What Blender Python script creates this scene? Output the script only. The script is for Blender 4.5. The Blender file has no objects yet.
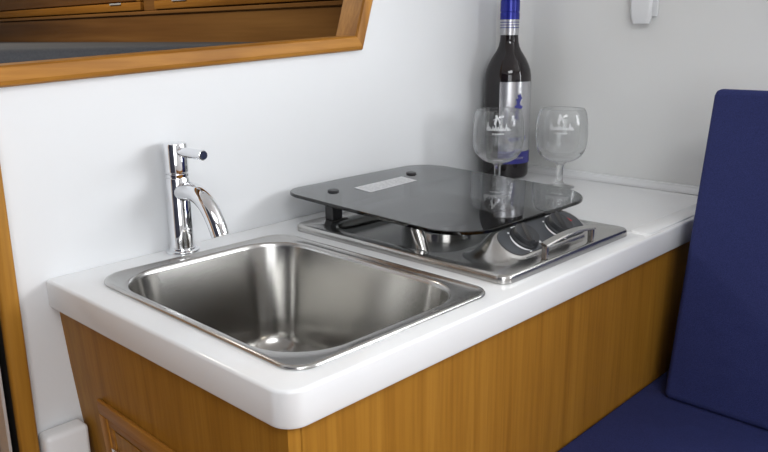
import bpy, bmesh, math, random
from mathutils import Vector, Matrix
random.seed(4)
SC = bpy.context.scene
COL = SC.collection
T = 0.72                      # height of the worktop above the cabin floor
PI = math.pi

# ------------------------------------------------------------------ camera, world, lights, exposure
cam_d = bpy.data.cameras.new('camera'); cam = bpy.data.objects.new('camera', cam_d); COL.objects.link(cam)
SC.camera = cam
YAW, PIT, ROL = 0.7715, 0.2505, -0.0099
fw = Vector((math.cos(YAW)*math.cos(PIT), math.sin(YAW)*math.cos(PIT), -math.sin(PIT)))
rt = fw.cross(Vector((0, 0, 1))).normalized(); up = rt.cross(fw)
r2 = math.cos(ROL)*rt + math.sin(ROL)*up; u2 = -math.sin(ROL)*rt + math.cos(ROL)*up
m3 = Matrix((r2, u2, -fw)).transposed()
cam.matrix_world = Matrix.Translation((-0.2973, -0.3879, 0.2476+T)) @ m3.to_4x4()
cam_d.sensor_width = 36.0; cam_d.lens = 749.9/768*36.0; cam_d.clip_start = 0.01

world = bpy.data.worlds.new('world'); SC.world = world; world.use_nodes = True
world.node_tree.nodes['Background'].inputs[0].default_value = (0.75, 0.85, 1.0, 1)
world.node_tree.nodes['Background'].inputs[1].default_value = 0.5

def area(name, loc, target, sx, sy, power, color=(1, 1, 1)):
    d = bpy.data.lights.new(name, 'AREA'); d.shape = 'RECTANGLE'; d.size = sx; d.size_y = sy
    d.energy = power; d.color = color
    o = bpy.data.objects.new(name, d); COL.objects.link(o)
    o.location = (loc[0], loc[1], loc[2]+T)
    v = Vector(target)-Vector(loc)
    o.rotation_euler = v.to_track_quat('-Z', 'Y').to_euler()
    return o
area('saloon_window_light', (1.55, -1.25, 0.42), (0.3, 0.3, 0.0), 1.3, 0.85, 28, (0.94, 0.97, 1.0))
area('deck_hatch_light', (-0.40, -0.80, 0.93), (-0.30, -0.60, 0.0), 0.7, 0.7, 11.5, (0.95, 0.975, 1.0))
area('left_fill_light', (-1.00, -1.35, 0.35), (0.2, 0.3, 0.0), 0.8, 0.8, 5.5, (0.95, 0.975, 1.0))  # soft fill added out of view to lift the fascia and left side
area('berth_fill_light', (0.0, 1.3, 0.9), (0.1, 1.2, 0.2), 0.3, 0.3, 6.0, (1.0, 0.93, 0.82))  # added fill lamp, brightens the enclosed space beyond the opening

SC.view_settings.view_transform = 'Standard'
SC.view_settings.look = 'None'
SC.view_settings.exposure = 0.54
SC.view_settings.gamma = 1.0
SC.view_settings.use_curve_mapping = False
SC.cycles.use_denoising = True
SC.cycles.max_bounces = 14
SC.cycles.transmission_bounces = 12
SC.cycles.transparent_max_bounces = 12

# ------------------------------------------------------------------ materials
def pmat(name, color, rough=0.5, metal=0.0, **kw):
    m = bpy.data.materials.new(name); m.use_nodes = True
    b = m.node_tree.nodes['Principled BSDF']
    b.inputs['Base Color'].default_value = (*color, 1)
    b.inputs['Roughness'].default_value = rough
    b.inputs['Metallic'].default_value = metal
    for k, v in kw.items():
        b.inputs[k.replace('_', ' ')].default_value = v
    return m

def noise_vary(m, scale, c1, c2, lo=0.35, hi=0.65, detail=4.0, bump=0.0, bscale=None, rough=None):
    nt = m.node_tree; n = nt.nodes; b = n['Principled BSDF']
    tc = n.new('ShaderNodeTexCoord'); mp = n.new('ShaderNodeMapping'); mp.inputs['Scale'].default_value = scale
    nz = n.new('ShaderNodeTexNoise'); nz.inputs['Scale'].default_value = 1.0; nz.inputs['Detail'].default_value = detail
    rp = n.new('ShaderNodeValToRGB'); rp.color_ramp.elements[0].position = lo; rp.color_ramp.elements[1].position = hi
    rp.color_ramp.elements[0].color = (*c1, 1); rp.color_ramp.elements[1].color = (*c2, 1)
    l = nt.links
    l.new(tc.outputs['Object'], mp.inputs[0]); l.new(mp.outputs[0], nz.inputs[0]); l.new(nz.outputs[0], rp.inputs[0])
    l.new(rp.outputs[0], b.inputs['Base Color'])
    if bump:
        bp = n.new('ShaderNodeBump'); bp.inputs['Strength'].default_value = bump; bp.inputs['Distance'].default_value = 0.001
        l.new(nz.outputs[0], bp.inputs['Height']); l.new(bp.outputs[0], b.inputs['Normal'])
    if rough:
        mr = n.new('ShaderNodeMapRange'); mr.inputs[3].default_value = rough[0]; mr.inputs[4].default_value = rough[1]
        l.new(nz.outputs[0], mr.inputs[0]); l.new(mr.outputs[0], b.inputs['Roughness'])
    return m

def wood(name, axis, c1, c2, c3, rough=0.48, fine=1.0):
    """teak veneer, grain along axis 0/1/2"""
    m = pmat(name, c2, rough)
    nt = m.node_tree; n = nt.nodes; l = nt.links; b = n['Principled BSDF']
    tc = n.new('ShaderNodeTexCoord')
    def layer(across, along, detail, dist):
        mp = n.new('ShaderNodeMapping'); s = [across]*3; s[axis] = along; mp.inputs['Scale'].default_value = s
        nz = n.new('ShaderNodeTexNoise'); nz.inputs['Scale'].default_value = 1; nz.inputs['Detail'].default_value = detail
        nz.inputs['Distortion'].default_value = dist
        l.new(tc.outputs['Object'], mp.inputs[0]); l.new(mp.outputs[0], nz.inputs[0]); return nz
    a = layer(38*fine, 1.3*fine, 3, 0.6); f = layer(260*fine, 9*fine, 3, 0.1)
    rp = n.new('ShaderNodeValToRGB'); e = rp.color_ramp.elements
    e[0].position = 0.28; e[0].color = (*c1, 1); e[1].position = 0.72; e[1].color = (*c3, 1)
    k = e.new(0.5); k.color = (*c2, 1)
    l.new(a.outputs[0], rp.inputs[0])
    rp2 = n.new('ShaderNodeValToRGB'); rp2.color_ramp.elements[0].position = 0.3; rp2.color_ramp.elements[1].position = 0.6
    rp2.color_ramp.elements[0].color = (0.80, 0.76, 0.70, 1); rp2.color_ramp.elements[1].color = (1, 1, 1, 1)
    l.new(f.outputs[0], rp2.inputs[0])
    mx = n.new('ShaderNodeMix'); mx.data_type = 'RGBA'; mx.blend_type = 'MULTIPLY'; mx.inputs[0].default_value = 0.8
    l.new(rp.outputs[0], mx.inputs[6]); l.new(rp2.outputs[0], mx.inputs[7]); l.new(mx.outputs[2], b.inputs['Base Color'])
    bp = n.new('ShaderNodeBump'); bp.inputs['Strength'].default_value = 0.08; bp.inputs['Distance'].default_value = 0.0006
    l.new(f.outputs[0], bp.inputs['Height']); l.new(bp.outputs[0], b.inputs['Normal'])
    b.inputs['Specular IOR Level'].default_value = 0.18
    return m

TK = ((0.280, 0.122, 0.014), (0.335, 0.152, 0.019), (0.380, 0.180, 0.025))
W_V = wood('teak_vertical', 2, *TK)
W_X = wood('teak_along', 0, (0.26, 0.105, 0.014), (0.39, 0.170, 0.026), (0.50, 0.235, 0.045))
W_Z = wood('teak_upright', 2, (0.26, 0.105, 0.014), (0.39, 0.170, 0.026), (0.50, 0.235, 0.045))
W_Y = wood('teak_edge', 1, (0.26, 0.105, 0.014), (0.37, 0.160, 0.025), (0.46, 0.215, 0.04))
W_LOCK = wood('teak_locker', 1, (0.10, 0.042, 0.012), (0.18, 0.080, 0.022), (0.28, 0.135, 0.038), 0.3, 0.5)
WHITE = noise_vary(pmat('gelcoat_white', (0.80, 0.81, 0.82), 0.16), (3, 3, 3), (0.79, 0.80, 0.81), (0.82, 0.83, 0.835), rough=(0.12, 0.2))
WALL = noise_vary(pmat('gelcoat_liner', (0.78, 0.79, 0.795), 0.22), (2, 2, 2), (0.70, 0.71, 0.722), (0.725, 0.735, 0.747), rough=(0.5, 0.58))
WALL.node_tree.nodes['Principled BSDF'].inputs['Specular IOR Level'].default_value = 0.25
WARMWALL = noise_vary(pmat('gelcoat_bulkhead', (0.74, 0.74, 0.72), 0.2), (2, 2, 2), (0.79, 0.795, 0.78), (0.815, 0.82, 0.805), rough=(0.16, 0.24))
CEIL = noise_vary(pmat('headliner', (0.78, 0.78, 0.77), 0.7), (4, 4, 4), (0.77, 0.77, 0.76), (0.80, 0.80, 0.79))
REFLDARK = noise_vary(pmat('dark_navy_reflected', (0.02, 0.022, 0.04), 0.8), (5, 5, 5), (0.018, 0.02, 0.036), (0.024, 0.026, 0.046))  # dark colour of the added panel that the chrome tap reflects
FLOORM = wood('cabin_sole_wood', 0, (0.12, 0.05, 0.016), (0.2, 0.09, 0.03), (0.28, 0.14, 0.05), 0.4, 0.6)
STEEL = noise_vary(pmat('brushed_steel', (0.62, 0.60, 0.57), 0.24, 1.0), (900, 25, 25), (0.45, 0.445, 0.43), (0.49, 0.48, 0.465))
BOWL = noise_vary(pmat('satin_steel_bowl', (0.48, 0.47, 0.45), 0.21, 1.0), (5, 5, 5), (0.36, 0.352, 0.335), (0.39, 0.382, 0.365))
POLISHED = noise_vary(pmat('polished_steel', (0.72, 0.71, 0.69), 0.12, 1.0), (30, 30, 30), (0.70, 0.69, 0.67), (0.74, 0.73, 0.71))
ALU = noise_vary(pmat('satin_aluminium', (0.72, 0.72, 0.72), 0.5, 0.6), (30, 30, 30), (0.70, 0.70, 0.70), (0.74, 0.74, 0.74))
CHROME = noise_vary(pmat('chrome', (0.82, 0.83, 0.85), 0.04, 1.0), (20, 20, 20), (0.81, 0.82, 0.84), (0.83, 0.84, 0.86))
DARKBLUE = noise_vary(pmat('navy_plastic', (0.010, 0.013, 0.045), 0.3), (40, 40, 40), (0.009, 0.012, 0.04), (0.013, 0.016, 0.05))
BLACK = noise_vary(pmat('black_plastic', (0.016, 0.016, 0.018), 0.4), (50, 50, 50), (0.014, 0.014, 0.016), (0.020, 0.020, 0.022))
KNOB = noise_vary(pmat('knob_plastic', (0.018, 0.020, 0.024), 0.5), (60, 60, 60), (0.016, 0.018, 0.021), (0.021, 0.023, 0.027))
PANEL = noise_vary(pmat('control_grey', (0.04, 0.044, 0.05), 0.5), (60, 60, 60), (0.037, 0.041, 0.047), (0.045, 0.049, 0.056))
PRINTW = noise_vary(pmat('white_print', (0.72, 0.73, 0.74), 0.5), (80, 80, 80), (0.68, 0.69, 0.70), (0.74, 0.75, 0.76))
PRINTR = noise_vary(pmat('red_print', (0.42, 0.02, 0.03), 0.45), (80, 80, 80), (0.38, 0.02, 0.03), (0.45, 0.025, 0.035))
STICKER = noise_vary(pmat('sticker_paper', (0.66, 0.67, 0.68), 0.5), (90, 90, 90), (0.62, 0.63, 0.64), (0.68, 0.69, 0.70))
STICKLINE = noise_vary(pmat('sticker_print', (0.42, 0.43, 0.45), 0.5), (90, 90, 90), (0.40, 0.41, 0.43), (0.45, 0.46, 0.48))
NAVY = noise_vary(pmat('navy_canvas', (0.015, 0.017, 0.062), 0.85), (900, 900, 900), (0.021, 0.027, 0.096), (0.030, 0.038, 0.138), bump=0.25)
nt = NAVY.node_tree; nb = nt.nodes['Principled BSDF']; b0 = [n for n in nt.nodes if n.type == 'BUMP'][0]
tcn = [n for n in nt.nodes if n.type == 'TEX_COORD'][0]; n2 = nt.nodes.new('ShaderNodeTexNoise'); n2.inputs['Scale'].default_value = 9; n2.inputs['Detail'].default_value = 3
b1 = nt.nodes.new('ShaderNodeBump'); b1.inputs['Strength'].default_value = 0.5; b1.inputs['Distance'].default_value = 0.012
nt.links.new(tcn.outputs['Object'], n2.inputs[0]); nt.links.new(n2.outputs[0], b1.inputs['Height']); nt.links.new(b0.outputs[0], b1.inputs['Normal']); nt.links.new(b1.outputs[0], nb.inputs['Normal'])
nb.inputs['Specular IOR Level'].default_value = 0.15
GREYBLUE = noise_vary(pmat('slate_canvas', (0.05, 0.052, 0.058), 0.9), (400, 400, 400), (0.044, 0.046, 0.052), (0.056, 0.058, 0.064))
GLASSM = pmat('clear_glass', (0.985, 0.99, 0.99), 0.0, 0.0, IOR=1.42); GLASSM.node_tree.nodes['Principled BSDF'].inputs['Transmission Weight'].default_value = 1.0
nt = GLASSM.node_tree; n_ = nt.nodes; pb = n_['Principled BSDF']; om = n_['Material Output']
tr = n_.new('ShaderNodeBsdfTransparent'); tr.inputs[0].default_value = (0.98, 0.985, 0.985, 1); m2 = n_.new('ShaderNodeMixShader'); m2.inputs[0].default_value = 0.78
nt.links.new(tr.outputs[0], m2.inputs[1]); nt.links.new(pb.outputs[0], m2.inputs[2]); nt.links.new(m2.outputs[0], om.inputs[0])
TINT = pmat('smoked_glass', (0.17, 0.18, 0.185), 0.015, 0.0, IOR=1.52); TINT.node_tree.nodes['Principled BSDF'].inputs['Transmission Weight'].default_value = 1.0
WINE = noise_vary(pmat('dark_wine_glass', (0.010, 0.008, 0.009), 0.035), (12, 12, 12), (0.008, 0.006, 0.007), (0.014, 0.010, 0.011))
CAPBLUE = noise_vary(pmat('blue_capsule', (0.020, 0.028, 0.30), 0.22, 0.35), (30, 30, 30), (0.018, 0.025, 0.27), (0.024, 0.034, 0.33))
CAPSILV = noise_vary(pmat('silver_foil', (0.52, 0.52, 0.53), 0.28, 0.8), (30, 30, 30), (0.49, 0.49, 0.50), (0.55, 0.55, 0.56))
LABELS = noise_vary(pmat('silver_label', (0.55, 0.55, 0.57), 0.25, 0.8), (25, 25, 25), (0.52, 0.52, 0.54), (0.58, 0.58, 0.60))
LABELB = noise_vary(pmat('blue_label_print', (0.035, 0.035, 0.25), 0.35), (30, 30, 30), (0.03, 0.03, 0.22), (0.04, 0.04, 0.28))
DARKGAP = noise_vary(pmat('dark_recess', (0.02, 0.019, 0.018), 0.6), (30, 30, 30), (0.018, 0.017, 0.016), (0.024, 0.023, 0.022))

# ------------------------------------------------------------------ object helpers
def tag(o, label=None, cat=None, group=None, kind=None):
    if label: o['label'] = label
    if cat: o['category'] = cat
    if group: o['group'] = group
    if kind: o['kind'] = kind
    return o

def thing(name, loc, label, cat, group=None):
    o = bpy.data.objects.new(name, None); COL.objects.link(o); o.empty_display_size = 0.03
    o.location = (loc[0], loc[1], loc[2]+T)
    return tag(o, label, cat, group)

def wloc(o):
    v = Vector(o.location)
    while o.parent: o = o.parent; v = v + Vector(o.location)
    return v

def obj(name, bm, mat, parent=None, origin=None, smooth=True, angle=35, mats=None):
    """bm is in scene coordinates (worktop surface = z 0)"""
    base = wloc(parent) if parent else (Vector((origin[0], origin[1], origin[2]+T)) if origin else Vector((0, 0, 0)))
    sh = Vector((0, 0, T)) - base
    bmesh.ops.recalc_face_normals(bm, faces=bm.faces[:])
    for v in bm.verts: v.co += sh
    if smooth:
        for f in bm.faces: f.smooth = True
        lim = math.radians(angle)
        for e in bm.edges:
            if len(e.link_faces) == 2 and e.calc_face_angle(0) > lim: e.smooth = False
    me = bpy.data.meshes.new(name); bm.to_mesh(me); bm.free()
    for m in (mats or [mat]): me.materials.append(m)
    o = bpy.data.objects.new(name, me); COL.objects.link(o)
    if parent: o.parent = parent
    else: o.location = base
    return o

def struct(name, bm, mat, **kw):
    return tag(obj(name, bm, mat, **kw), kind='structure')

def new(): return bmesh.new()

def box(bm, x0, x1, y0, y1, z0, z1, bev=0.0, seg=2):
    vs = [bm.verts.new((x, y, z)) for z in (z0, z1) for y in (y0, y1) for x in (x0, x1)]
    F = [(0, 2, 3, 1), (4, 5, 7, 6), (0, 1, 5, 4), (2, 6, 7, 3), (0, 4, 6, 2), (1, 3, 7, 5)]
    fs = [bm.faces.new([vs[i] for i in f]) for f in F]
    if bev:
        es = list({e for f in fs for e in f.edges})
        bmesh.ops.bevel(bm, geom=es, offset=bev, segments=seg, profile=0.5, affect='EDGES')
    return bm

def rrect(x0, x1, y0, y1, r, n=8):
    """counter-clockwise rounded rectangle; r a number or (SW, SE, NE, NW)"""
    if not isinstance(r, (tuple, list)): r = (r,)*4
    pts = []
    for (cx, cy, a0, rr) in ((x0+r[0], y0+r[0], PI, r[0]), (x1-r[1], y0+r[1], 1.5*PI, r[1]), (x1-r[2], y1-r[2], 0, r[2]), (x0+r[3], y1-r[3], 0.5*PI, r[3])):
        for i in range(n+1):
            a = a0 + 0.5*PI*i/n
            pts.append((cx+rr*math.cos(a), cy+rr*math.sin(a)))
    return pts

def ring(bm, pts): return [bm.verts.new(p) for p in pts]
def bridge(bm, a, b):
    n = len(a)
    for i in range(n):
        bm.faces.new((a[i], a[(i+1) % n], b[(i+1) % n], b[i]))
def loft(bm, rings, cap0=False, cap1=False):
    rs = [ring(bm, r) for r in rings]
    for a, b in zip(rs, rs[1:]): bridge(bm, a, b)
    if cap0: bm.faces.new(rs[0][::-1])
    if cap1: bm.faces.new(rs[-1])
    return rs
def fill_loops(bm, loops):
    es = set()
    for lp in loops:
        for i in range(len(lp)):
            a, b = lp[i], lp[(i+1) % len(lp)]
            e = bm.edges.get((a, b)) or bm.edges.new((a, b)); es.add(e)
    bmesh.ops.triangle_fill(bm, use_beauty=True, use_dissolve=False, edges=list(es))
def P3(pts, z): return [(x, y, z) for x, y in pts]

def frame_from(axis):
    w = Vector(axis).normalized(); u = w.orthogonal().normalized(); return u, w.cross(u), w
def lathe(bm, prof, c, axis=(0, 0, 1), n=40, u=None):
    """prof = [(r, h)...] along axis from point c; r 0 closes"""
    if tuple(axis) == (0, 0, 1): U, V, W = Vector((1, 0, 0)), Vector((0, 1, 0)), Vector((0, 0, 1))
    else: U, V, W = frame_from(axis)
    c = Vector(c); prev = None
    for (r, h) in prof:
        if r < 1e-7: cur = [bm.verts.new(c+W*h)]
        else: cur = [bm.verts.new(c+W*h+U*(r*math.cos(2*PI*i/n))+V*(r*math.sin(2*PI*i/n))) for i in range(n)]
        if prev:
            if len(prev) == 1 and len(cur) > 1:
                for i in range(n): bm.faces.new((prev[0], cur[(i+1) % n], cur[i]))
            elif len(cur) == 1 and len(prev) > 1:
                for i in range(n): bm.faces.new((cur[0], prev[i], prev[(i+1) % n]))
            elif len(cur) > 1: bridge(bm, prev, cur)
        prev = cur
    return bm
def spline(pts, n=8):
    out = []; P = [Vector(p) for p in pts]; P = [P[0]*2-P[1]]+P+[P[-1]*2-P[-2]]
    for i in range(1, len(P)-2):
        a, b, c, d = P[i-1:i+3]
        for k in range(n):
            t = k/n
            out.append(0.5*((2*b)+(c-a)*t+(2*a-5*b+4*c-d)*t*t+(3*b-a-3*c+d)*t**3))
    out.append(P[-2]); return out
def tube(bm, path, rad, n=16, caps=True):
    path = [Vector(p) for p in path]; rs = rad if isinstance(rad, (list, tuple)) else [rad]*len(path)
    U = None; rings = []
    for i, p in enumerate(path):
        d = (path[min(i+1, len(path)-1)]-path[max(i-1, 0)]).normalized()
        if U is None: U = d.orthogonal().normalized()
        U = (U-d*U.dot(d)).normalized(); V = d.cross(U)
        rings.append([p+U*(rs[i]*math.cos(2*PI*k/n))+V*(rs[i]*math.sin(2*PI*k/n)) for k in range(n)])
    loft(bm, rings, caps, caps); return bm

def lerp(a, b, t): return a+(b-a)*t

# ------------------------------------------------------------------ the setting
def wy(x): return 0.394 + 0.045*x          # back wall, a hair out of square with the worktop front
XR = 0.881                                  # face of the right bulkhead
ZF, ZC = -0.72, 0.95
bm = new(); box(bm, -1.3, 2.3, -1.8, 2.6, ZF-0.04, ZF); struct('floor', bm, FLOORM)
bm = new(); box(bm, -1.3, 2.3, -1.8, 2.6, ZC, ZC+0.04); struct('ceiling', bm, CEIL)
bm = new(); box(bm, -1.34, -1.3, -1.84, 2.64, ZF-0.04, ZC+0.04); struct('wall_left', bm, WALL)
bm = new(); box(bm, -1.3, -1.275, -1.10, 0.385, ZF, 0.80, 0.004, 1); struct('dark_reflection_panel', bm, REFLDARK)  # unseen panel added to put a dark reflection in the tap
bm = new(); box(bm, -1.3, 2.3, -1.84, -1.8, ZF, ZC); struct('wall_front', bm, WALL)
bm = new(); box(bm, 2.3, 2.34, -1.84, 2.64, ZF-0.04, ZC+0.04); struct('wall_saloon_end', bm, WALL)
bm = new(); box(bm, -1.3, 2.3, 2.6, 2.64, ZF, ZC); struct('wall_berth_end', bm, WALL)
bm = new(); box(bm, 0.915, 2.3, -0.125, -0.085, ZF, ZC); struct('wall_saloon_side', bm, WALL)
bm = new(); box(bm, -1.3, 2.3, -1.80, -1.77, ZF, -0.25); struct('trim_3', bm, W_V)

# opening in the back wall (trapezoid), seen bottom edge and raked right side
OP = [(-0.42, 0.1826), (0.4783, 0.2257), (0.5650, 0.480), (-0.42, 0.480)]       # outer line of the teak frame
def inset_poly(poly, d):
    out = []; n = len(poly)
    for i in range(n):
        a, b, c = Vector(poly[i-1]), Vector(poly[i]), Vector(poly[(i+1) % n])
        e1 = (b-a).normalized(); e2 = (c-b).normalized()
        n1 = Vector((-e1.y, e1.x)); n2 = Vector((-e2.y, e2.x))
        k = (n1+n2)/(1+n1.dot(n2))
        p = b + k*d; out.append((p.x, p.y))
    return out
OPI = inset_poly(OP, 0.0205)
DOOR = [(-0.62, ZF+0.02), (-0.046, ZF+0.02), (-0.046, 0.15), (-0.62, 0.15)]
bm = new()
XE = XR+0.03
outer = [(-1.3, ZF), (XE, ZF), (XE, ZC), (-1.3, ZC)]
def wallring(pts, off): return [(x, wy(x)+off, z) for x, z in pts]
lf, lb = [], []
for lp in (outer, inset_poly(OP, 0.008), DOOR):
    a = ring(bm, wallring(lp, 0)); b = ring(bm, wallring(lp, 0.03)); bridge(bm, a, b); lf.append(a); lb.append(b)
fill_loops(bm, lf); fill_loops(bm, lb)
struct('wall_back', bm, WALL, smooth=False)

# right bulkhead with a coved corner to the back wall; free end at y = -0.12
bm = new()
prof = [(XR+0.03, -0.12), (XR+0.006, -0.12), (XR, -0.114)]
yb = wy(XR); rc = 0.055
for i in range(13):
    a = PI*0.5*i/12
    prof.append((XR-rc+rc*math.cos(a), yb-rc-0.0005+rc*math.sin(a)))
prof += [(XR+0.03, yb-0.0005)]
loft(bm, [[(x, y, ZF) for x, y in prof], [(x, y, ZC) for x, y in prof]], True, True)
struct('wall_right', bm, WARMWALL, angle=30)

# teak frame of the opening: four mitred lengths with rounded nose and a jamb lining
def frame_piece(i, mat, name):
    bm = new(); n = len(OP)
    prof = [(0.0, 0.0), (0.0, -0.008), (0.002, -0.0115), (0.006, -0.0135), (0.013, -0.0135), (0.0185, -0.0125), (0.0205, -0.0095),
            (0.0205, 0.031), (0.010, 0.031), (0.010, 0.0)]
    rings = []
    for k in (i, (i+1) % n):
        rr = []
        for (d, off) in prof:
            q = inset_poly(OP, d)[k]; rr.append((q[0], wy(q[0])+off, q[1]))
        rings.append(rr)
    loft(bm, rings, True, True)
    return bm, name, mat
e = bpy.data.objects.new('window_1', None); COL.objects.link(e); e.location = (0.2, 0.4, 0.2+T); e.empty_display_size = 0.03
tag(e, 'teak frame around the slanted opening above the tap', None, None, 'structure')
for i, (mt, nm) in enumerate(((W_X, 'sill_rail'), (W_Z, 'side_stile'), (W_X, 'head_rail'), (W_Z, 'side_stile'))):
    bm, _, _ = frame_piece(i, mt, nm); obj(nm, bm, mt, e, angle=25)

# low teak door left of the galley with its trim
e = bpy.data.objects.new('door_1', None); COL.objects.link(e); e.location = (-0.3, 0.41, ZF+T); e.empty_display_size = 0.03
tag(e, 'low teak door with a metal edge strip left of the sink', None, None, 'structure')
yd = 0.392
bm = new(); box(bm, -0.0580, -0.0395, yd-0.014, yd-0.0002, ZF, 0.168, 0.004, 3); obj('door_trim', bm, W_V, e)
bm = new(); box(bm, -0.0560, -0.0480, yd-0.003, yd+0.03, ZF+0.02, 0.15); obj('jamb', bm, DARKGAP, e)  # near-black colour stands for the shade in the gap beside the trim
bm = new(); box(bm, -0.60, -0.0675, yd+0.024, yd+0.036, ZF+0.03, 0.14, 0.002); obj('door_leaf', bm, W_V, e)
bm = new(); box(bm, -0.0670, -0.0640, yd-0.002, yd+0.036, ZF+0.03, 0.14); obj('metal_edge_strip', bm, ALU, e)

# ------------------------------------------------------------------ galley cabinet
def xe(y, z):                                # end panel leans in slightly towards its lower rear
    return 0.0086 - 0.0055*max(0, y)/0.4 + max(0, y)/0.4*0.095*max(0.0, -0.043-z)
ZB = ZF+0.0
cab = thing('galley_cabinet', (0.4, 0.2, ZF), 'teak galley base cabinet under the white worktop', 'cabinet')
bm = new()                                   # end panel, lofted so that it follows xe()
NZ, NY = 10, 6
def end_pt(y, z, o): return (xe(y, z)+o, y, z)
yA, yB = 0.0105, 0.3945
zA, zB = ZF, -0.0321
for o in (0.0, 0.012):
    g = [[bm.verts.new(end_pt(lerp(yA, yB, j/NY), lerp(zA, zB, i/NZ), o)) for j in range(NY+1)] for i in range(NZ+1)]
    for i in range(NZ):
        for j in range(NY): bm.faces.new((g[i][j], g[i][j+1], g[i+1][j+1], g[i+1][j]))
    if o == 0.0: g0 = g
def border(g): return [g[0][j] for j in range(NY+1)]+[g[i][NY] for i in range(1, NZ+1)]+[g[NZ][j] for j in range(NY-1, -1, -1)]+[g[i][0] for i in range(NZ-1, 0, -1)]
bridge(bm, border(g0), border(g))
obj('end_panel', bm, W_V, cab)
bm = new(); box(bm, 0.0210, XR-0.001, 0.0100, 0.0220, ZF, -0.0321, 0.0008, 1); obj('front_panel', bm, W_V, cab)
# access door on the end panel
def shear(bm, off=0.0):
    for v in bm.verts: v.co.x = xe(v.co.y, v.co.z) - v.co.x
    return bm
dy0, dy1, dz0, dz1 = 0.075, 0.3310, -0.60, -0.1205
def end_box(y0, y1, z0, z1, t0, t1, bev=0.0):
    bm = new()
    box(bm, t0, t1, y0, y1, z0, z1, bev, 2)
    return shear(bm)
adoor = obj('access_door', end_box(dy0+0.0285, dy1-0.0285, dz0+0.028, dz1-0.0290, 0.0002, 0.0030, 0.0006), W_V, cab)
fr = [(dy0, dy1, dz1-0.017, dz1, W_Y), (dy0, dy1, dz0, dz0+0.017, W_Y), (dy0, dy0+0.017, dz0+0.0172, dz1-0.0172, W_Z), (dy1-0.017, dy1, dz0+0.0172, dz1-0.0172, W_Z)]
for a0, a1, b0, b1, mt in fr:
    obj('door_frame', end_box(a0, a1, b0, b1, 0.0002, 0.0052, 0.0018), mt, cab)
for a0, a1, b0, b1 in [(dy0+0.0172, dy1-0.0172, dz1-0.0262, dz1-0.0172), (dy0+0.0172, dy0+0.0262, dz0+0.03, dz1-0.0264), (dy1-0.0262, dy1-0.0172, dz0+0.03, dz1-0.0264)]:
    obj('frame_lip', end_box(a0, a1, b0, b1, 0.0002, 0.0036, 0.0005), W_Y, cab)
hz = -0.1745
hb = new(); box(hb, 0.003, 0.0075, dy1-0.034, dy1-0.022, hz-0.02, hz+0.005, 0.0012); shear(hb)
tag(obj('hinge', hb, POLISHED, adoor), 'small bright metal hinge')

# ------------------------------------------------------------------ worktop
H = 0.0321
SX0, SX1, SY0, SY1 = 0.0262, 0.2784, 0.0205, 0.3560
HX0, HX1, HY0, HY1 = 0.3009, 0.5705, 0.0243, 0.3589
def top_outline(i):
    r = 0.020; pts = []
    for k in range(11):
        a = PI + 0.5*PI*k/10
        pts.append((r+(r-i)*math.cos(a), r+(r-i)*math.sin(a)))
    for k in range(1, 12): pts.append((lerp(r, XR-0.0005, k/11), i))
    pts.append((XR-0.0005, 0.2)); pts.append((XR-0.0005, wy(XR)-0.0558))
    rcx, rcy = XR-0.0555, wy(XR)-0.056
    for k in range(1, 9):
        a = 0.5*PI*k/8; pts.append((rcx+0.055*math.cos(a), rcy+0.055*math.sin(a)))
    for k in range(1, 8): pts.append((lerp(rcx, i, k/8), wy(lerp(rcx, i, k/8))-0.0008))
    pts.append((i, wy(i)-0.0008)); pts.append((i, 0.2))
    return [(x-0.0065*max(0.0, y-0.02)/0.375*max(0.0, 1-x/0.02), y) for x, y in pts]
bm = new()
rs = [P3(top_outline(0.014), -H+0.004), P3(top_outline(0.004), -H), P3(top_outline(0.0012), -H+0.0012), P3(top_outline(0.0), -H+0.004)]
for k in range(6):
    a = 0.5*PI*k/5; rs.append(P3(top_outline(0.0030*(1-math.cos(a))), -0.0030+0.0030*math.sin(a)))
R = loft(bm, rs)
holes = []
sh_ = ring(bm, P3(rrect(SX0+0.006, SX1-0.006, SY0+0.008, SY1-0.008, 0.045), 0)); shb = ring(bm, P3(rrect(SX0+0.006, SX1-0.006, SY0+0.008, SY1-0.008, 0.045), -0.026)); bridge(bm, sh_, shb)
hh_ = ring(bm, P3(rrect(HX0+0.010, HX1-0.010, HY0+0.03, HY1-0.012, 0.03), 0)); hhb = ring(bm, P3(rrect(HX0+0.010, HX1-0.010, HY0+0.03, HY1-0.012, 0.03), -0.026)); bridge(bm, hh_, hhb)
rec = [P3(rrect(0.580+d, 0.8585-d, 0.0045+d, 0.034-d, 0.008), z) for d, z in ((0, 0), (0.0008, 0.0005), (0.0016, 0.0019), (0.0026, 0.0024))]
rr_ = loft(bm, rec, False, True)
fill_loops(bm, [R[-1], sh_, hh_, rr_[0]])
wt = tag(obj('countertop', bm, WHITE, origin=(0.44, 0.2, -H), angle=28), 'glossy white moulded worktop holding the sink and the hob', 'worktop')
# coved upstand along the right bulkhead, and the dark slot beside the sink
bm = new(); a_ = []; pr = [(0.0, 0.0005), (-0.020, 0.0005)] + [(-0.0165+0.0135*math.sin(t*PI/2/6), 0.0012+0.0080*(1-math.cos(t*PI/2/6))) for t in range(7)] + [(-0.001, 0.0105), (0.0, 0.0105)]
loft(bm, [[(XR-0.0007+x, y, z) for x, z in pr] for y in (0.008, 0.2, wy(XR)-0.058)], True, True)
obj('cove_upstand', bm, WHITE, wt)
bm = new(); box(bm, 0.2792, 0.2812, 0.257, 0.287, 0.0002, 0.0016, 0.0004, 1); tag(obj('drain_slot', bm, DARKGAP, wt), 'narrow dark slot between sink and hob')

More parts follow.
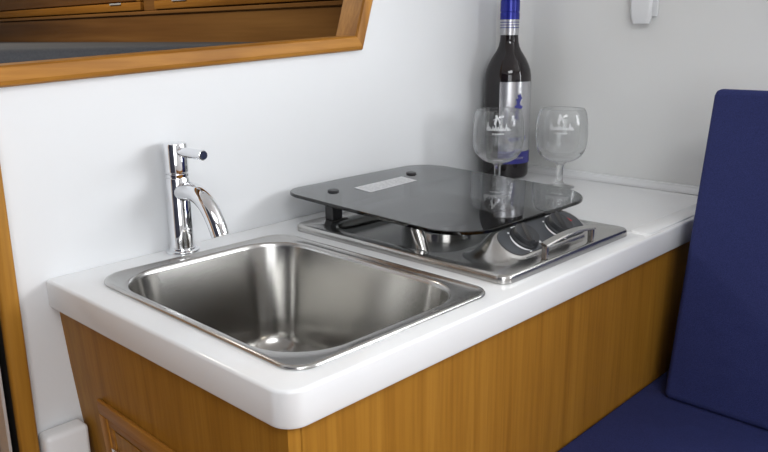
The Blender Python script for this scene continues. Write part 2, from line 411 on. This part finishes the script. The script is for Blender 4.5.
# ------------------------------------------------------------------ sink
sink = thing('kitchen_sink', (0.151, 0.19, 0), 'rectangular brushed steel sink set into the white worktop', 'sink')
IN = (0.0355, 0.2630, 0.0355, 0.3395)
bm = new()
o_ = lambda d, z, r=0.0: P3(rrect(SX0+d, SX1-d, SY0+d, SY1-d, tuple(q-d*0.5 for q in (0.022, 0.024, 0.030, 0.036)), 10), z)
rings = [o_(0.003, 0.0003, 0.027), o_(0.0, 0.0004), o_(0.0, 0.0018), o_(0.0008, 0.0030), o_(0.0022, 0.0034), o_(0.0038, 0.0030), o_(0.0048, 0.0022)]
i_ = lambda d, z, r: P3(rrect(IN[0]+d, IN[1]-d, IN[2]+d, IN[3]-d, r, 10), z)
rings += [i_(-0.0025, 0.0022, 0.0605), i_(-0.0008, 0.0018, 0.059), i_(0.0006, 0.0004, 0.0575), i_(0.0014, -0.003, 0.057)]
obj('rim', (lambda b: (loft(b, rings), b)[1])(bm), STEEL, sink, angle=50)
bm = new()
D0 = 0.134
br = [i_(0.0014, -0.003, 0.057)]
for k in range(1, 9):
    t = k/8; br.append(i_(0.0014+0.016*t, lerp(-0.003, -D0+0.034, t), 0.057-0.009*t))
for k in range(1, 9):
    a = 0.5*PI*k/8; br.append(i_(0.0174+0.034*(1-math.cos(a)), -D0+0.034-0.034*math.sin(a), max(0.020, 0.048-0.030*(1-math.cos(a)))))
for s in (0.02, 0.05):
    br.append(i_(0.0514+s*0.4, -D0-0.001, 0.02))
loft(bm, br, False, True)
obj('bowl', bm, BOWL, sink, angle=60)
bm = new(); lathe(bm, [(0.0, -0.0005), (0.022, -0.0005), (0.026, 0.001), (0.031, 0.0018), (0.034, 0.0)], (0.148, 0.19, -D0-0.001), n=36); dr = obj('drain', bm, POLISHED, sink)
for k in range(6):
    a = k*PI/3; bm = new(); lathe(bm, [(0.0, 0.0012), (0.0042, 0.0012), (0.0042, 0.0)], (0.148+0.013*math.cos(a), 0.19+0.013*math.sin(a), -D0-0.0013), n=12); obj('drain_hole', bm, DARKGAP, dr)

# ------------------------------------------------------------------ tap
TX, TY = 0.1490, 0.3790
tap = thing('basin_tap', (TX, TY, 0), 'chrome single lever tap with a short curved spout behind the sink', 'tap')
bm = new(); lathe(bm, [(0.0, 0.0002), (0.0195, 0.0002), (0.0198, 0.0015), (0.0192, 0.0036), (0.0178, 0.0046), (0.0160, 0.0050), (0.0157, 0.0066), (0.0148, 0.0072), (0.0, 0.0072)], (TX, TY, 0), n=48); obj('base_flange', bm, CHROME, tap)
bm = new(); lathe(bm, [(0.0, 0.007), (0.0142, 0.007), (0.0138, 0.012), (0.0136, 0.089), (0.0132, 0.0898), (0.0, 0.0898)], (TX, TY, 0), n=48); obj('body', bm, CHROME, tap)
bm = new(); lathe(bm, [(0.0, 0.0898), (0.0118, 0.0898), (0.0118, 0.0912), (0.0136, 0.0916), (0.0136, 0.0942), (0.0118, 0.0946), (0.0118, 0.0962), (0, 0.0962)], (TX, TY, 0), n=48); obj('collar', bm, CHROME, tap)
bm = new(); lathe(bm, [(0.0, 0.0962), (0.0132, 0.0962), (0.0137, 0.0968), (0.0139, 0.1275), (0.0133, 0.1292), (0.0115, 0.1300), (0.0, 0.1302)], (TX, TY, 0), n=48); obj('cartridge_head', bm, CHROME, tap)
ld = Vector((0.10, -0.995, -0.015)).normalized()
lp0 = Vector((TX, TY-0.010, 0.1205))
bm = new(); tube(bm, [lp0, lp0+ld*0.036, lp0+ld*0.0415, lp0+ld*0.042], [0.0057, 0.0057, 0.0057, 0.0050], 20); lev = obj('lever', bm, CHROME, tap)
bm = new(); tube(bm, [lp0+ld*0.0421, lp0+ld*0.0433], [0.0050, 0.0046], 20); tag(obj('lever_end_cap', bm, DARKBLUE, lev), 'dark blue end cap')
sp = spline([(TX+0.0005, TY-0.004, 0.0725), (TX+0.001, TY-0.022, 0.0760), (TX+0.002, TY-0.040, 0.0740), (TX+0.003, TY-0.056, 0.0635), (TX+0.004, TY-0.0665, 0.0485), (TX+0.005, TY-0.0735, 0.0325)], 8)
bm = new(); n_ = len(sp); tube(bm, sp, [0.0112-0.0012*(k/(n_-1)) for k in range(n_)], 24); spo = obj('spout', bm, CHROME, tap, angle=50)
d_ = (sp[-1]-sp[-3]).normalized()
bm = new(); tube(bm, [sp[-1]-d_*0.001, sp[-1]+d_*0.0012, sp[-1]+d_*0.0013], [0.0094, 0.0092, 0.0066], 24); obj('aerator', bm, POLISHED, spo)

# ------------------------------------------------------------------ hob
hob = thing('gas_hob', ((HX0+HX1)/2, (HY0+HY1)/2, 0), 'built-in steel gas hob with two dark knobs under a raised lid', 'hob')
ZP = 0.0098
bm = new()
h_ = lambda d, z: P3(rrect(HX0+d, HX1-d, HY0+d, HY1-d, 0.013-d*0.3, 10), z)
hr = [h_(0.004, 0.0003), h_(0.0, 0.0004), h_(0.0, 0.0062), h_(0.0006, 0.0080), h_(0.0020, 0.0093), h_(0.0042, ZP)]
WX0, WX1, WY0, WY1 = 0.3160, 0.5550, 0.118, 0.3140
w_ = lambda d, z, r: P3(rrect(WX0+d, WX1-d, WY0+d, WY1-d, r, 10), z)
wr = [w_(0, ZP, 0.034), w_(0.001, ZP-0.0006, 0.033), w_(0.0025, ZP-0.004, 0.032), w_(0.006, 0.0025, 0.03), w_(0.010, 0.0008, 0.027), w_(0.018, 0.0, 0.022), w_(0.03, -0.0004, 0.02)]
R = loft(bm, hr); Wl = loft(bm, wr, False, True)
fill_loops(bm, [R[-1], Wl[0]])
obj('base_plate', bm, STEEL, hob, angle=40)
# control console: swelling up to a tilted face
CX0, CX1 = 0.3500, 0.5110
cy0, cz0, cy1, cz1 = 0.0475, 0.0125, 0.0815, 0.0345          # front (low) and rear (high) edge of the face
fu = Vector((1, 0, 0)); fv = Vector((0, cy1-cy0, cz1-cz0)); FL = fv.length; fv.normalize(); fn = fu.cross(fv)
fo = Vector((0, cy0, cz0))
def face(u, v, n=0.0): return tuple(fo+Vector((u, 0, 0))+fv*v+fn*n)
def stad(d, n=0.0, m=12):
    r = FL/2-d
    return [face(x, y, n) for x, y in rrect(CX0+d, CX1-d, d, FL-d, r*0.98, m)]
base_r = [(x, y, ZP) for x, y in rrect(0.3210, 0.5380, 0.0360, 0.1140, 0.036, 12)]
top_r = stad(-0.004, -0.0005)
bm = new(); rings = []
for k in range(8):
    t = k/7; s = t*t*(3-2*t); h = t**1.25
    rings.append([(lerp(b[0], a[0], t**0.8), lerp(b[1], a[1], t**0.8), lerp(b[2], a[2], s*0.6+h*0.4)) for b, a in zip(base_r, top_r)])
rings.append(stad(-0.001, 0.0008)); rings.append(stad(0.001, 0.0006))
loft(bm, rings, False, True)
con = obj('control_console', bm, STEEL, hob, angle=50)
bm = new(); loft(bm, [stad(0.0012, 0.0005), stad(0.0012, 0.0013), stad(0.0018, 0.0016)], True, True); pan = tag(obj('control_panel', bm, PANEL, hob), 'dark grey control panel')
KU = (0.3910, 0.4620); KV = FL*0.50
def arc_ribbon(bm, cu, cv, r0, r1, a0, a1, taper=True, n=16):
    g = []
    for k in range(n+1):
        t = k/n; a = lerp(a0, a1, t); w = (r1-r0)*(0.25+0.75*math.sin(PI*min(1, t*1.0))) if taper else (r1-r0)
        g.append((bm.verts.new(face(cu+r0*math.cos(a), cv+r0*math.sin(a), 0.0018)), bm.verts.new(face(cu+(r0+w)*math.cos(a), cv+(r0+w)*math.sin(a), 0.0018))))
    for a, b in zip(g, g[1:]): bm.faces.new((a[0], a[1], b[1], b[0]))
def quadmark(bm, u0, u1, v0, v1): bm.faces.new([bm.verts.new(face(u, v, 0.0018)) for u, v in ((u0, v0), (u1, v0), (u1, v1), (u0, v1))])
for ku in KU:
    bm = new(); c0 = Vector(face(ku, KV, 0.0015))
    lathe(bm, [(0.0, 0.0), (0.0176, 0.0), (0.0176, 0.0016), (0.0168, 0.0028), (0.0158, 0.0034), (0.0155, 0.0080), (0.0148, 0.0092), (0.0, 0.0088)], c0, tuple(fn), 40)
    kn = obj('control_knob', bm, KNOB, hob)
    # grip ridge running slightly askew across the knob
    bm = new(); ga = math.radians(62 if ku == KU[0] else 68); gd = (fu*math.cos(ga)+fv*math.sin(ga)); gp = fn.cross(gd)
    L = 0.0143; rings = []
    for k in range(11):
        s = -1+2*k/10; hw = 0.0030-0.0006*s*s; hh = 0.0135+0.0*s
        c = c0+gd*(s*L)
        hh = 0.0128-0.0012*s*s
        rings.append([c+gp*(-hw*1.35)+fn*0.0085, c+gp*(hw*1.35)+fn*0.0085, c+gp*hw+fn*(hh-0.001), c+gp*(hw*0.6)+fn*hh, c-gp*(hw*0.6)+fn*hh, c-gp*hw+fn*(hh-0.001)])
    loft(bm, rings, True, True); obj('grip', bm, KNOB, kn)
for ku in KU:
    bm = new(); arc_ribbon(bm, ku, KV, 0.0180, 0.0216, math.radians(150), math.radians(245)); obj('dial_marking', bm, PRINTW, pan, smooth=False)
    for q_ in ((ku+0.0165, ku+0.0205, KV-0.0125, KV-0.0090), (ku-0.004, ku+0.005, KV+0.0178, KV+0.0192), (ku-0.0165, ku-0.0135, KV+0.0120, KV+0.0140), (ku-0.0105, ku-0.0065, KV-0.0192, KV-0.0175)):
        bm = new(); quadmark(bm, *q_); obj('dial_marking', bm, PRINTW, pan, smooth=False)
bm = new(); cu, cv = 0.4925, KV+0.004
bm.faces.new([bm.verts.new(face(cu+0.0055*math.cos(a), cv+0.0055*math.sin(a), 0.0018)) for a in (PI/2, PI*7/6, PI*11/6)])
tag(obj('warning_triangle', bm, PRINTR, pan, smooth=False), 'red warning triangle')
# guard rail in front of the console
bm = new(); RX0, RX1, RYY = 0.3790, 0.4830, 0.0300
path = [(RX0, RYY, ZP), (RX0, RYY, ZP+0.0140)] ; tops = []
for k in range(13):
    t = k/12; tops.append((lerp(RX0, RX1, t), RYY, ZP+0.0165+0.0040*math.sin(PI*t)))
rings = []
for k, (x, y, z) in enumerate(tops):
    rings.append([(x, y-0.0046, z-0.0022), (x, y+0.0036, z-0.0010), (x, y+0.0040, z+0.0012), (x, y+0.0030, z+0.0022), (x, y-0.0036, z+0.0002), (x, y-0.0048, z-0.0010)])
loft(bm, rings, True, True); gr = obj('guard_rail', bm, STEEL, hob, angle=25)
for x in (RX0+0.0028, RX1-0.0028):
    b2 = new(); box(b2, x-0.0028, x+0.0028, RYY-0.0032, RYY+0.0032, ZP, ZP+0.0170, 0.0007, 1); obj('rail_post', b2, STEEL, gr)
# burner, pan support and the spring stay
bcx, bcy = 0.4355, 0.216
bm = new(); lathe(bm, [(0.0, -0.0004), (0.043, -0.0004), (0.043, 0.004), (0.038, 0.006), (0.034, 0.006), (0.034, 0.008), (0.0, 0.008)], (bcx, bcy, 0), n=40); bu = obj('burner', bm, POLISHED, hob)
bm = new(); lathe(bm, [(0.0, 0.008), (0.031, 0.008), (0.033, 0.0095), (0.030, 0.0125), (0.0, 0.0135)], (bcx, bcy, 0), n=40); obj('burner_cap', bm, BLACK, bu)
s0 = Vector((0.3260, 0.1560, ZP-0.004)); s1 = Vector((0.3230, 0.1640, 0.0340))
bm = new(); tube(bm, [s0, lerp(s0, s1, 0.94), s1], [0.0078, 0.0078, 0.0064], 20); obj('lid_stop', bm, POLISHED, hob)
# smoked glass lid on two black hinges
GX, GY, GZ, GW, GD = 0.3040, 0.0800, 0.0355, 0.2920, 0.3110
gu = Vector((1, 0, 0.0028)).normalized(); gv = Vector((0, 1, 0.027)).normalized(); gn = gu.cross(gv)
go = Vector((GX, GY, GZ))
def gl(u, v, n=0.0): return go+gu*u+gv*v+gn*n
GT = 0.0045
def glr(d, n): return [gl(x, y, n) for x, y in rrect(d, GW-d, d, GD-d, (0.058, 0.066, 0.050, 0.036), 10)]
bm = new(); loft(bm, [glr(0.0010, 0.0), glr(0.0, 0.0009), glr(0.0, GT-0.0009), glr(0.0010, GT)], True, True)
lid = tag(obj('glass_lid', bm, TINT, hob, angle=20), 'smoked glass lid with rounded corners')
for (cx, cy) in ((0.3525, 0.3370), (0.5130, 0.3430)):
    u = cx-GX; v = (cy-GY)
    bm = new(); c = gl(u, v, GT); lathe(bm, [(0.0, 0.0), (0.0078, 0.0), (0.0078, 0.0012), (0.0066, 0.0022), (0.0, 0.0024)], c, tuple(gn), 28); obj('hinge_cap', bm, BLACK, lid)
    p = gl(u, v, 0)
    bm = new(); box(bm, p.x-0.0095, p.x+0.0095, p.y-0.0075, p.y+0.0075, ZP, p.z-0.0006, 0.0012, 1); hgb = obj('hinge_bracket', bm, BLACK, hob)
    bm = new(); box(bm, p.x-0.0125, p.x+0.0125, p.y-0.0150, p.y-0.0085, ZP, ZP+0.0012); obj('hinge_slot', bm, DARKGAP, hgb)
bm = new(); cs = [(0.387, 0.3330), (0.487, 0.3385), (0.4835, 0.3060), (0.3830, 0.2985)]
loft(bm, [[gl(x-GX, y-GY, GT+n) for x, y in cs] for n in (0.0001, 0.0004)], True, True); stk = tag(obj('sticker', bm, STICKER, lid, smooth=False), 'pale grey instruction sticker')
bm = new()
for r in range(5):
    v = 0.13+0.17*r
    def q(s, t):
        a = Vector(cs[0])*(1-s)+Vector(cs[1])*s; b = Vector(cs[3])*(1-s)+Vector(cs[2])*s; p = a*(1-t)+b*t; return gl(p.x-GX, p.y-GY, GT+0.0005)
    s = 0.05
    while s < 0.92:
        L = random.uniform(0.05, 0.13); bm.faces.new([bm.verts.new(q(*c)) for c in ((s, v), (min(.95, s+L), v), (min(.95, s+L), v+0.05), (s, v+0.05))]); s += L+0.03
obj('sticker_print', bm, STICKLINE, stk, smooth=False)

# ------------------------------------------------------------------ wine bottle
BX, BY = 0.8050, 0.3800
bot = thing('wine_bottle', (BX, BY, 0.0), 'full red wine bottle with silver label and blue screw cap', 'bottle')
BR = 0.0398
prof = [(0.0, 0.004), (0.020, 0.003), (0.033, 0.0002), (0.037, 0.0008), (0.0392, 0.004), (BR, 0.009), (BR, 0.169), (0.0394, 0.177), (0.0378, 0.186), (0.0346, 0.195),
        (0.0302, 0.204), (0.0255, 0.2115), (0.0212, 0.218), (0.0180, 0.225), (0.0161, 0.233), (0.0154, 0.241), (0.0152, 0.300), (0.0145, 0.306), (0.0, 0.306)]
bm = new(); lathe(bm, prof, (BX, BY, 0.0002), n=64); obj('glass_body', bm, WINE, bot, angle=50)
def sleeve(z0, z1, r, name, mat, par, extra=None):
    bm = new(); lathe(bm, extra or [(r-0.0006, z0), (r, z0), (r, z1), (r-0.0006, z1)], (BX, BY, 0), n=48); return obj(name, bm, mat, par)
cp = sleeve(0.2695, 0.312, 0.0163, 'screw_cap', CAPBLUE, bot, [(0.0152, 0.2695), (0.0166, 0.2697), (0.0166, 0.2800), (0.0160, 0.2806), (0.0160, 0.2822), (0.0166, 0.2828), (0.0166, 0.3000), (0.0162, 0.3004), (0.0162, 0.3016), (0.0166, 0.302), (0.0165, 0.3120), (0.0155, 0.3140), (0, 0.3142)])
sl = sleeve(0.2440, 0.2694, 0.0160, 'capsule_skirt', CAPSILV, bot)
for z in (0.2555, 0.2600, 0.2645): sleeve(z, z+0.0012, 0.0163, 'capsule_band', CAPBLUE, sl)
toc = math.atan2(-0.3879-BY, -0.2973-BX)          # direction of the camera as seen from the bottle
def shell(cx, cy, rf, th0, th1, z0, z1, off, name, mat, par, n=24, m=4):
    bm = new(); g = []
    for j in range(m+1):
        z = lerp(z0, z1, j/m); r = rf(z)+off
        g.append([bm.verts.new((cx+r*math.cos(lerp(th0, th1, i/n)), cy+r*math.sin(lerp(th0, th1, i/n)), z)) for i in range(n+1)])
    for j in range(m):
        for i in range(n): bm.faces.new((g[j][i], g[j][i+1], g[j+1][i+1], g[j+1][i]))
    return obj(name, bm, mat, par)
def strokes(cx, cy, rf, thc, sts, off, name, mat, par):
    """sts: list of (points [(s, z)...], width); s = metres along the surface (to the viewer's right), drawn as ribbons on the surface"""
    bm = new()
    def mp(s, z):
        r = rf(z)+off; th = thc+s/max(r, 0.01); return (cx+r*math.cos(th), cy+r*math.sin(th), z)
    for pts, w in sts:
        g = []
        for k, (s, z) in enumerate(pts):
            a = Vector(pts[max(k-1, 0)]); b = Vector(pts[min(k+1, len(pts)-1)]); d = (b-a).normalized(); nn = Vector((-d.y, d.x))*w/2
            ww = w if not isinstance(w, tuple) else w[0]
            g.append((bm.verts.new(mp(s+nn.x, z+nn.y)), bm.verts.new(mp(s-nn.x, z-nn.y))))
        for a, b in zip(g, g[1:]): bm.faces.new((a[0], a[1], b[1], b[0]))
    return obj(name, bm, mat, par, smooth=False)
rb = lambda z: BR
# going to the viewer's right = increasing angle (camera looks along +x+y)
L0, L1 = toc-0.34, toc+1.55
lab = shell(BX, BY, rb, L0, L1, 0.0270, 0.1670, 0.0004, 'label', LABELS, bot, 40)
tag(lab, 'silver paper label')
shell(BX, BY, rb, L0, L1, 0.0270, 0.0480, 0.0007, 'label_band', LABELB, lab, 40)
lc = toc+0.50
crest = [([(0.000, 0.1460), (0.002, 0.1400), (-0.001, 0.1320), (0.001, 0.1220), (-0.001, 0.1120), (0.001, 0.1040)], 0.0065), ([(-0.005, 0.1380), (0.0, 0.1350), (0.006, 0.1410)], 0.0035),
         ([(-0.007, 0.1250), (0.0, 0.1280), (0.007, 0.1240)], 0.0045), ([(-0.006, 0.1160), (0.0, 0.1180), (0.007, 0.1140)], 0.004), ([(-0.001, 0.1120), (-0.006, 0.1050)], 0.004), ([(0.001, 0.1120), (0.006, 0.1040)], 0.004), ([(-0.009, 0.0990), (0.009, 0.0990)], 0.0022)]
strokes(BX, BY, rb, lc, crest, 0.0009, 'label_crest', LABELB, lab)
wv = [([(-0.016+0.0012*k, 0.070+0.004*math.sin(k*1.9)*(1 if k % 3 else 1.6)) for k in range(28)], 0.0013), ([(-0.012, 0.060), (0.013, 0.060)], 0.0012), ([(-0.009, 0.055), (0.010, 0.055)], 0.0009)]
strokes(BX, BY, rb, lc, wv, 0.0009, 'label_script', LABELB, lab)
strokes(BX, BY, rb, lc, [([(-0.014+0.0012*k, 0.037+0.0025*math.sin(k*2.3)) for k in range(24)], 0.0011)], 0.0011, 'label_band_script', CAPSILV, lab)

# ------------------------------------------------------------------ wine glasses
gz = 0.0002
gprof_o = [(0.0, 0.0030), (0.006, 0.0028), (0.0180, 0.0016), (0.0245, 0.0006), (0.0245, 0.0014), (0.0185, 0.0030), (0.0085, 0.0060), (0.0055, 0.0100), (0.0050, 0.0180), (0.0050, 0.0330), (0.0062, 0.0380), (0.0120, 0.0415),
           (0.0220, 0.0450), (0.0310, 0.0510), (0.0370, 0.0590), (0.0402, 0.0690), (0.0415, 0.0800), (0.0416, 0.0930), (0.0409, 0.1060), (0.0396, 0.1160), (0.0375, 0.1235), (0.0352, 0.1278)]
bowl_o = gprof_o[11:]
def r_out(z):
    z = z-gz
    for (r0, z0), (r1, z1) in zip(bowl_o, bowl_o[1:]):
        if z0 <= z <= z1: return lerp(r0, r1, (z-z0)/(z1-z0))
    return 0.0352
def make_glass(x, y, label):
    g = thing('wine_glass', (x, y, gz), label, 'glass', 'stemmed glasses on the worktop')
    t = 0.0013
    sm = [(p.x, p.y) for p in spline([(r, z, 0) for r, z in bowl_o], 3)]
    pr = sm + [(0.0349, 0.1284), (0.0343, 0.1279)] + [(max(0.0, r-t), z+(t if z < 0.06 else 0)) for r, z in sm[::-1] if r > 0.0135] + [(0.0, 0.0432)]
    full = gprof_o[3:11] + pr
    bm = new(); lathe(bm, [(0.0, 0.0006)] + full, (x, y, gz), n=56); b = obj('glass_bowl_and_stem', bm, GLASSM, g, angle=60)
    th = math.atan2(-0.3879-y, -0.2973-x)
    fig = [([(-0.004, 0.1225), (-0.003, 0.118), (-0.005, 0.112), (-0.006, 0.108)], 0.0036), ([(-0.003, 0.119), (0.000, 0.116), (0.002, 0.110)], 0.0022), ([(-0.009, 0.115), (-0.004, 0.117), (0.001, 0.119)], 0.0012)]
    rl = random.Random(7); scr = []
    for k in range(9):
        s0 = -0.019+0.0042*k; hgt = (0.0130, 0.0060, 0.0070, 0.0120, 0.0060, 0.0090, 0.0055, 0.0110, 0.0055)[k]; zb = 0.0985+rl.uniform(-0.0006, 0.0006)
        scr.append(([(s0, zb+hgt*0.4), (s0+0.0008, zb), (s0+0.0020, zb+hgt), (s0+0.0026, zb+hgt*0.3), (s0+0.0034, zb), (s0+0.0044, zb+hgt*0.5)], 0.0011))
    sml = [([(-0.010+0.004*k, 0.0935), (-0.0072+0.004*k, 0.0935)], 0.0020) for k in range(5)]
    pr_ = strokes(x, y, r_out, th, [([(s, z+gz) for s, z in p], w) for p, w in fig+scr+sml], 0.0003, 'printed_emblem', PRINTW, g)
    return g
make_glass(0.7060, 0.3265, 'stemmed clear glass standing in front of the wine bottle')
make_glass(0.7770, 0.2523, 'stemmed clear glass standing alone to the right of the bottle')

# ------------------------------------------------------------------ seat and cushions
ZS = -0.2165
sb = thing('settee_base', (0.6, -0.35, ZF), 'teak settee base under the navy seat cushion', 'seat')
bm = new(); box(bm, 0.335, 0.875, -0.72, 0.0085, ZF, ZS-0.0955, 0.002, 1); obj('box', bm, W_V, sb)
def cushion(name, w, d, h, mat, M, label, cat, r=0.016):
    """box cushion local: x 0..w, y 0..d, z 0..h, softly crowned"""
    bm = new(); nx, ny, nz = 14, 18, 4
    box(bm, 0, w, 0, d, 0, h)
    bmesh.ops.subdivide_edges(bm, edges=bm.edges[:], cuts=11, use_grid_fill=True)
    for v in bm.verts:
        c = v.co; p = Vector((c.x/w*2-1, c.y/d*2-1, c.z/h*2-1))
        q = Vector((min(max(c.x, r), w-r), min(max(c.y, r), d-r), min(max(c.z, r), h-r)))
        dv = c-q
        if dv.length > 1e-6 and sum(abs(x) > 1e-6 for x in dv) > 1: c = q+dv.normalized()*r
        # gentle crown on the big faces
        k = 0.006*(1-p.x**4)*(1-p.y**4)*(1-p.z**4 if False else 1)
        v.co = c
    bmesh.ops.transform(bm, matrix=M, verts=bm.verts[:])
    return bm
seat = thing('seat_cushion', (0.6, -0.35, ZS-0.095), 'navy blue seat cushion lying flat on the settee', 'cushion')
bm = new(); box(bm, 0.335, 0.872, -0.715, 0.0096, ZS-0.095, ZS, 0.007, 4); obj('cover', bm, NAVY, seat, angle=60)
bc = thing('back_cushion', (0.66, -0.31, ZS), 'navy blue backrest cushion leaning upright beside the worktop end', 'cushion')
CW, CD, CH = 0.105, 0.58, 0.402
tilt = math.radians(10.6)
MB_ = Matrix.Translation((0.594, -0.024-CD, ZS+0.0005)) @ Matrix.Rotation(tilt, 4, 'Y')
bm = new(); r = 0.009
box(bm, 0, CW, 0, CD, 0, CH, r, 4)
for v in bm.verts:
    c = v.co; 
bm2 = bm
bmesh.ops.transform(bm2, matrix=MB_, verts=bm2.verts[:])
# the lower rear edge would dip below the seat when tilted: lay it flat on the seat
for v in bm2.verts:
    if v.co.z < ZS+0.0005: v.co.z = ZS+0.0005
obj('cover', bm2, NAVY, bc, angle=60)
# moulded seat back behind the cushion, part of the bulkhead
bm = new(); x0 = 0.594+CW*math.cos(tilt)+0.012; tt = math.tan(tilt)
loft(bm, [[(x0+0.0, y, ZS+0.002), (XR-0.001, y, ZS+0.002), (XR-0.001, y, ZS+0.33), (x0+tt*0.33, y, ZS+0.33)] for y in (-0.60, -0.07)], True, True)
struct('trim_4', bm, WARMWALL, smooth=False)

# ------------------------------------------------------------------ hooks, block
def hook(y, z, label):
    h = thing('coat_hook', (XR, y, z), label, 'hook', 'hooks on the right bulkhead')
    bm = new(); box(bm, XR-0.006, XR-0.0003, y-0.0220, y+0.0185, z+0.006, z+0.07, 0.0025, 2); obj('mounting_plate', bm, WHITE, h)
    rings = []
    for k in range(9):
        t = k/8; zz = z+0.062-0.066*t; d = 0.006+0.009*math.sin(t*PI*0.75); hw = 0.0200*(1-0.22*t); th = 0.009
        if k == 8: hw *= 0.85
        rings.append([(XR-x_, y+y_, zz) for x_, y_ in rrect(d-0.006 if t < .2 else d-th*0.6, d+th*0.6, -hw, hw, 0.0045, 3)])
    bm = new(); loft(bm, rings, True, True); obj('peg', bm, WHITE, h, angle=60)
    return h
hook(0.174, 0.2640, 'white plastic hook high on the bulkhead right of the bottle')
hook(-0.042, 0.262, 'white plastic hook above the navy back cushion')
bm = new(); box(bm, -0.0375, 0.0100, 0.3660, 0.3915, ZF, -0.1640, 0.006, 3)
tag(obj('duct_cover', bm, WHITE, origin=(-0.008, 0.38, ZF), angle=50), 'small white moulded box on the wall beside the cabinet end', 'cover')

# ------------------------------------------------------------------ berth cabin beyond the opening
XL = 0.56
lk = thing('berth_locker', (XL, 1.5, 0.0), 'teak locker row with framed doors seen through the opening', 'locker')
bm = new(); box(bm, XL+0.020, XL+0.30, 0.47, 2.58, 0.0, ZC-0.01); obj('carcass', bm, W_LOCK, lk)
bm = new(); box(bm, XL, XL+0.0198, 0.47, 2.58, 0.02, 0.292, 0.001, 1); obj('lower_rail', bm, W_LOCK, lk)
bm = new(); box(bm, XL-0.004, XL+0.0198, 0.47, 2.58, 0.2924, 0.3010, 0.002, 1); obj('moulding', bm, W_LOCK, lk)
for (y0, y1, yc) in ((1.1720, 2.50, 1.283), (0.50, 1.1150, 1.0125)):
    z0, z1 = 0.3030, 0.72
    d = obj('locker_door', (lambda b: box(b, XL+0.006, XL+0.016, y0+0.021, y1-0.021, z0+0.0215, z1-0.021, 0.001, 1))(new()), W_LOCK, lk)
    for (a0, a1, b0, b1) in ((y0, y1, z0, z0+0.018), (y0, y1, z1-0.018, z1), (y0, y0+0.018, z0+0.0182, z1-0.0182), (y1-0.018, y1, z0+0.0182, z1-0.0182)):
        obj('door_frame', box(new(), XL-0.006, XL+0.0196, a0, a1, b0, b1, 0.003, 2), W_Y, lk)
    obj('catch', box(new(), XL-0.0085, XL-0.0063, yc-0.026, yc+0.026, z0+0.0140, z0+0.0178, 0.0006, 1), ALU, d)
bm = new(); box(bm, XL+0.002, XL+0.0196, 1.1155, 1.1715, 0.3016, 0.9, 0.001, 1); obj('stile', bm, W_LOCK, lk)
bb = thing('bunk_bed', (-0.2, 1.5, ZF), 'wooden berth base beyond the opening', 'bed')
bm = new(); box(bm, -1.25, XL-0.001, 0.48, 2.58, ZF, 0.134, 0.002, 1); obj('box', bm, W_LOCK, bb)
bm = new(); box(bm, -1.24, XL-0.006, 0.485, 2.57, 0.135, 0.236, 0.014, 3)
tag(obj('berth_cushion', bm, GREYBLUE, origin=(-0.3, 1.5, 0.135), angle=60), 'dark slate berth cushion glimpsed through the opening', 'cushion')
